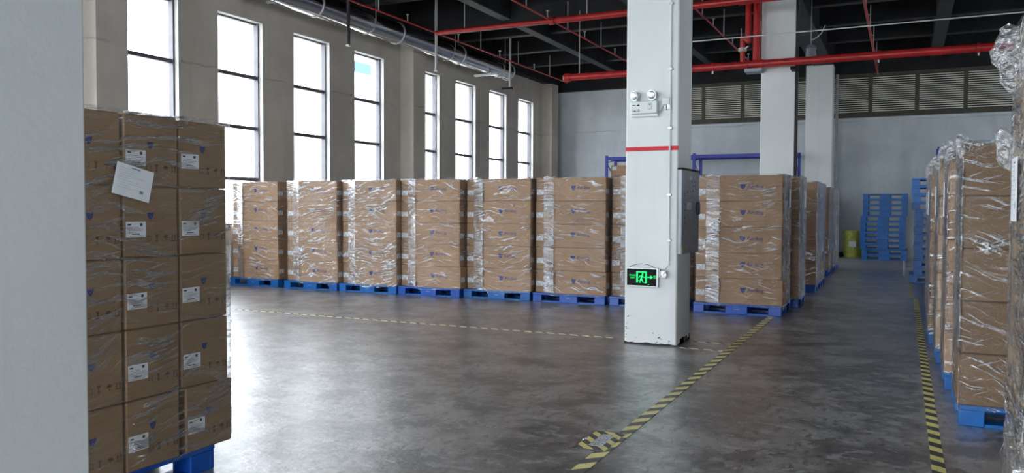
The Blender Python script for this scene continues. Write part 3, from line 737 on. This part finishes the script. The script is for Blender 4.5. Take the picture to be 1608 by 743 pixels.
def crumple(parent, c, s, seed, name='loose_film_end'):
    rnd = random.Random(seed); bm = bmesh.new(); bmesh.ops.create_icosphere(bm, subdivisions=3, radius=1)
    dirs = [Vector((rnd.gauss(0, 1), rnd.gauss(0, 1), rnd.gauss(0, 1))).normalized() for _ in range(26)]
    for v in bm.verts:
        d = v.co.normalized(); k = .35
        for i, w in enumerate(dirs):
            t = d.dot(w)
            if t > .75: k += (.12 + .5 * ((i * 37) % 10) / 10) * ((t - .75) * 4) ** 1.3
        k += .22 * rnd.random()
        v.co = Vector((d.x * s[0], d.y * s[1], d.z * s[2])) * k
    q = MB(); bm.verts.index_update(); q.add([v.co for v in bm.verts], [[v.index for v in f.verts] for f in bm.faces], M['crumple'], False); bm.free()
    return obj(name, q, parent, c)
def document(parent, w=.21, h=.297):
    pass

ORD = ['bottom-layer', 'second-lowest', 'middle-layer', 'second-highest', 'top-layer']
PLAN = [(0, .10), (.155, .075), (.355, .0), (1.2, .0), (1.2, .93), (0, .93)]
def stack(x0, y0, where, seed, mat='blue', h=.36, layers=5, film='film', plain=False, cmat='card', pdepth=0, short=None):
    """a wrapped pallet load: end carton at the left, wide cartons at the front right and behind"""
    rnd = random.Random(seed); short = short or where
    pallet((x0, y0, 0), 0, 'blue plastic pallet under the ' + where, mat)
    z = .14
    for L in range(layers):
        nm = ORD[L] if layers == 5 else ['bottom-layer', 'second-layer', 'third-layer', 'fourth-layer', 'fifth-layer', 'top-layer'][L]
        j = lambda s=.005: rnd.uniform(-s, s)
        grp = 'cartons wrapped on the ' + short
        dx = .012 if L == 0 else 0
        if not plain:
            carton(x0 + .18 + j(), y0 + .10 + .42, z, .352, .835, h, 0, 'end', f'{nm} narrow carton, left in the {short}', grp, cmat)
            carton(x0 + .78 + j() + dx, y0 + .19 + j(.003) - .004, z, .838, .352, h, 0, 'wide', f'{nm} wide logo carton in the {short}', grp, cmat)
            carton(x0 + .78 + j(), y0 + .73, z, .838, .352, h, 0, 'rear', f'{nm} rear carton in the {short}', grp, cmat)
        else:
            carton(x0 + .42 + j() - dx, y0 + .19 + j(.003) - dx * .5, z, .835, .352, h, 0, 'plain', f'{nm} front carton in the {short}', grp, cmat)
            carton(x0 + .42 + j(), y0 + .70, z, .835, .352, h, 0, 'plain', f'{nm} rear carton in the {short}', grp, cmat)
        z += h
    pts = PLAN if not plain else [(0, .0), (.85, .0), (.85, .9), (0, .9)]
    f = film_shell('stretch_film', (x0, y0 + (.006 if not plain else .0), 0), 0, pts, .12, z + .004, film, 'clear wrinkled stretch film around the ' + short, seed, band={3} if plain else ({1, 3} if 'aisle' in short or 'right of' in short else {1}))
    return f, z

def paper_on(parent, name, mat4, w=.21, h=.297, seed=1):
    rnd = random.Random(seed); q = MB(); q.rect_y(-w / 2, w / 2, -h / 2, h / 2, 0, M['paper'], .002); y = -.0022
    for i in range(9): q.rect_y(-w * .42, -w * .42 + w * (.3 + .5 * rnd.random()), h * .36 - i * h * .075, h * .366 - i * h * .075, y, M['greyink'], .0005)
    q.rect_y(-w * .12, w * .12, h * .41, h * .435, y, M['ink'], .0005); q.rect_y(w * .2, w * .3, -h * .3, -h * .2, y, M['logo_light'], .0005)
    o = obj(name, q, parent); o.matrix_local = mat4; return o

# far row, left to right
rowx = [(-11.58, 11.57), (-10.19, 11.52), (-8.95, 11.53), (-7.74, 11.57), (-6.51, 11.66), (-5.26, 11.66), (-4.0, 11.68)]
names = ['leftmost stack of the far row', 'second stack from left, far row', 'third stack from left, far row', 'fourth stack from left, far row', 'fifth stack from left, far row', 'sixth stack from left, far row', 'row stack behind the near column']
mats = ['blue', 'blue', 'blue', 'blue3', 'blue', 'blue3', 'blue3']
for i, ((x, y), nm) in enumerate(zip(rowx, names)):
    stack(x, y, nm, 20 + i, mats[i], .361, 5, 'film_b' if i in (1, 2, 6) else 'film')
# right block and the column of stacks behind it
fA, zA = stack(-2.68, 11.5, 'stack just right of the near column', 40, 'blue3', .359, 5, 'film')
fB, zB = stack(-2.60, 12.68, 'second stack of the aisle line', 41, 'blue3', .362, 5, 'film_b')
fC, zC = stack(-2.58, 15.12, 'third stack of the aisle line', 42, 'blue3', .362, 5, 'film')
stack(-2.60, 16.22, 'fourth stack of the aisle line', 43, 'blue3', .362, 5, 'film')
fD, zD = stack(-2.68, 19.0, 'fifth stack of the aisle line', 44, 'blue3', .362, 5, 'film_b')
stack(-2.68, 20.1, 'sixth stack of the aisle line', 45, 'blue3', .362, 5, 'film_b')
stack(-2.68, 21.2, 'last stack of the aisle line', 46, 'blue3', .362, 5, 'film_b')
for n, (f, lx) in enumerate(((fA, 1.2), (fB, 1.2))):
    m4 = Matrix.Translation((lx + .016, .62, 1.62)) @ Matrix.Rotation(R(90), 4, 'Z'); paper_on(f, 'packing_list', m4, .17, .26, n)

# near left stack, end faces to +x
LX, LY, LH, LZ = -3.42, 2.39, .355, .135
pallet((LX - .02, 2.12, 0), R(90), 'blue plastic pallet under the near left stack', 'blue3')
for L in range(5):
    for c_ in range(3):
        rz = R(90); w, d = .326, .835; dx = .025 if (L == 0 and c_ == 2) else 0
        carton(LX - d / 2 + random.uniform(-.003, .003), LY + .17 + .341 * c_ + dx, .14 + LH * L, w, d, LH, rz, 'end',
               ['left-column carton, partly cut by the grey column, ', 'middle-column carton with sticker, ', 'right-column carton with sticker, '][c_].strip(', ') + f', {ORD[L].replace("-layer", "")} in the near left stack', 'cartons of the near left stack', 'card_dark')
for L in range(5):  # unseen rear cartons, added so no light leaks through the gaps
    for c_ in range(2):
        carton(LX - .836 - .08, LY + .256 + .512 * c_, .14 + LH * L, .508, .15, LH, R(90), 'plain',
               ('rear-left' if c_ == 0 else 'rear-right') + f' slim carton added to block light, {ORD[L].replace("-layer", "")} in the near left stack', 'cartons of the near left stack', 'card_dark')
fl = film_shell('stretch_film', (LX, LY, 0), R(90), [(0, 0), (1.025, 0), (1.025, 1.0), (0, 1.0)], .16, .14 + 5 * LH + .003, 'film_l', 'tight stretch film around the near left stack', 5, .0025)
m4 = Matrix.Translation((.385, -.022, 1.575)) @ Matrix.Rotation(R(13.), 4, 'Y')
paper_on(fl, 'delivery_note', m4, .215, .155, 9)['label'] = 'tilted white delivery note'

# right-hand stacks along the aisle
RS = [(.36, 6.22, 'second nearest stack at the right', .353, 'card_shaded', 'film'), (.325, 7.42, 'third nearest stack at the right', .361, 'card', 'film_b'), (.30, 8.66, 'fourth nearest stack at the right', .362, 'card_tan', 'film_b'),
      (.27, 9.9, 'fifth nearest stack at the right', .362, 'card', 'film_b'), (.29, 11.15, 'sixth nearest stack at the right', .362, 'card_tan', 'film_b'), (.30, 12.4, 'farthest wrapped stack at the right', .362, 'card', 'film')]
for i, (x, y, nm, h, cm, fm) in enumerate(RS):
    f, z = stack(x, y, nm, 60 + i, 'blue', h, 5, fm, True, cm)
    if i: paper_on(f, 'packing_list', Matrix.Translation((-.018, .45, 1.55)) @ Matrix.Rotation(R(-90), 4, 'Z'), .2, .29, i)
    crumple(f, (.0, .0 if i else .05, z - .02), (.045, .06, .08), 80 + i)
f, z = stack(.47, 3.72, 'nearest stack at the right edge', 70, 'blue', .361, 6, 'film_b', True, 'card_tan')
paper_on(f, 'packing_list', Matrix.Translation((-.018, .62, 1.55)) @ Matrix.Rotation(R(-90), 4, 'Z'), .2, .29, 9)
crumple(f, (-.0, .76, z - .10), (.085, .11, .17), 91); crumple(f, (-.0, .88, z - .56), (.05, .06, .09), 92)
q = MB()
obj('film_skirt', film_shell('x', (0, 0, 0), 0, [(-.02, .3), (.3, -.03), (.5, .3), (-.0, .93)], .0, .4, 'film_b', 'x', 4, .012).data, f)
bpy.data.objects.remove(bpy.data.objects['x'])

# ------------------------------------------------------------------ stacks of empty pallets
rnd = random.Random(12)
ordp = ['bottom', 'second', 'third', 'fourth', 'fifth', 'sixth', 'seventh', 'eighth', 'ninth', 'tenth', 'eleventh', 'top']
for i in range(12):
    dx = -.05 if 2 <= i < 8 else 0.
    pallet((-1.1 + dx + rnd.uniform(-.01, .01), 26.0 + dx, .162 * i), 0, ('%s empty blue pallet, counted from the floor, in the far stack' % ordp[i]) if i < 11 else 'topmost empty blue pallet in the far stack', 'blue', 'empty pallets at the end wall', PT, False)
ordq = ordp[:-1] + ['twelfth']
for i in range(13):
    dx = .06 if i < 9 and i else 0.; 
    if i == 0: dx = -.02
    pallet((.14 + dx + rnd.uniform(-.01, .01), 18.2, .162 * i), 0, ('%s empty blue pallet from the floor, stack at the right aisle side' % ordq[i]) if i < 12 else 'topmost empty pallet in the stack at the right aisle side', 'blue2' if i > 9 else 'blue', 'empty pallets at the aisle side', PT, False)

# yellow drum and litter by the end wall
e = empty('drum', (-1.42, 27.45, 0)); tag(e, 'yellow-green drum with white label behind the far pallets', 'drum')
q = MB(); q.tube((0, 0, 0), (0, 0, .8), .27, M['yellow'], 20, .28); obj('drum_body', q, e)
q = MB()
for z in (.27, .54): q.tube((0, 0, z), (0, 0, z + .02), .292, M['yellow'], 20)
q.tube((0, 0, .8), (0, 0, .83), .29, M['yellow'], 20); obj('drum_rings', q, e)
q = MB(); q.rect_y(-.1, .1, .33, .5, -.29, M['paper']); obj('drum_label', q, e)
for i, (x, r_, mt) in enumerate(((-1.85, .10, 'grime'), (-2.02, .07, 'paper'), (-1.76, .12, 'grime'), (-2.15, .09, 'grime'))):
    q = MB(); q.sphere((0, 0, r_ * .6), r_, M[mt], 9, 6, (1.2, 1, .62)); tag(obj('litter', q, None, (x + .0, 27.55 + .08 * (i % 2), 0)), ['dark crumpled bag left of the drum', 'small pale scrap among the litter by the end wall', 'dark lump touching the drum side', 'dark scrap at the foot of the last column'][i], 'litter')

# ------------------------------------------------------------------ racks by the end wall
def rack(xs, label, shelves=(.5, 1.45, 2.38, 3.2)):
    e = empty('storage_rack', (xs[0], 26.5, 0)); tag(e, label, 'rack'); m = M['rack']
    q = MB(); q.box(-.045, .045, -.035, .035, 0, 3.3, m); up = q.mesh('upright')
    for x in xs:
        for y in (0, .95): obj('upright', up, e, (x - xs[0], y, 0))
        b = MB(); z = .3; k = 0
        while z < 3.1:
            y0_, y1_ = (0, .95) if k % 2 else (.95, 0)
            b.tube((0, y0_, z), (0, y1_, min(3.2, z + .55)), .016, m, 6); z += .55; k += 1
        b.tube((0, 0, 3.18), (0, .95, 3.18), .018, m, 6); obj('brace', b, e, (x - xs[0], 0, 0))
    for a, b_ in zip(xs, xs[1:]):
        for z in shelves:
            q = MB(); q.box(.045, b_ - a - .045, -.02, .02, -.06, .05, m); q.box(.045, b_ - a - .045, .93, .97, -.06, .05, m); obj('beam', q, e, (a - xs[0], 0, z))
            if z < 3: 
                q = MB(); q.box(.02, b_ - a - .02, .021, .929, .02, .045, M['rod']); obj('shelf', q, e, (a - xs[0], 0, z))
    return e
rack([-9.2, -6.2, -3.05], 'long blue storage rack at the end wall behind the far carton row')
rack([.88, 3.9], 'blue storage rack at the end wall on the right')
e = empty('carton', (-8.72, 26.98, 2.425), 0); tag(e, 'single brown carton with white label, on the blue rack', 'carton')
q = MB(); q.box(-.34, .26, -.4, .4, 0, .54, M['card'], .008); obj('box_body', q, e); obj('shipping_label', STK, e, (-.30, -.4005, .38)).scale = (1.3, 1, 1.5)
q = MB(); q.box(-.15, .15, -.35, .3, 0, .53, M['blackpl'], .01); e = tag(obj('crate', q, None, (-8.24, 26.98, 2.425)), 'black box beside the carton on the blue rack', 'box')
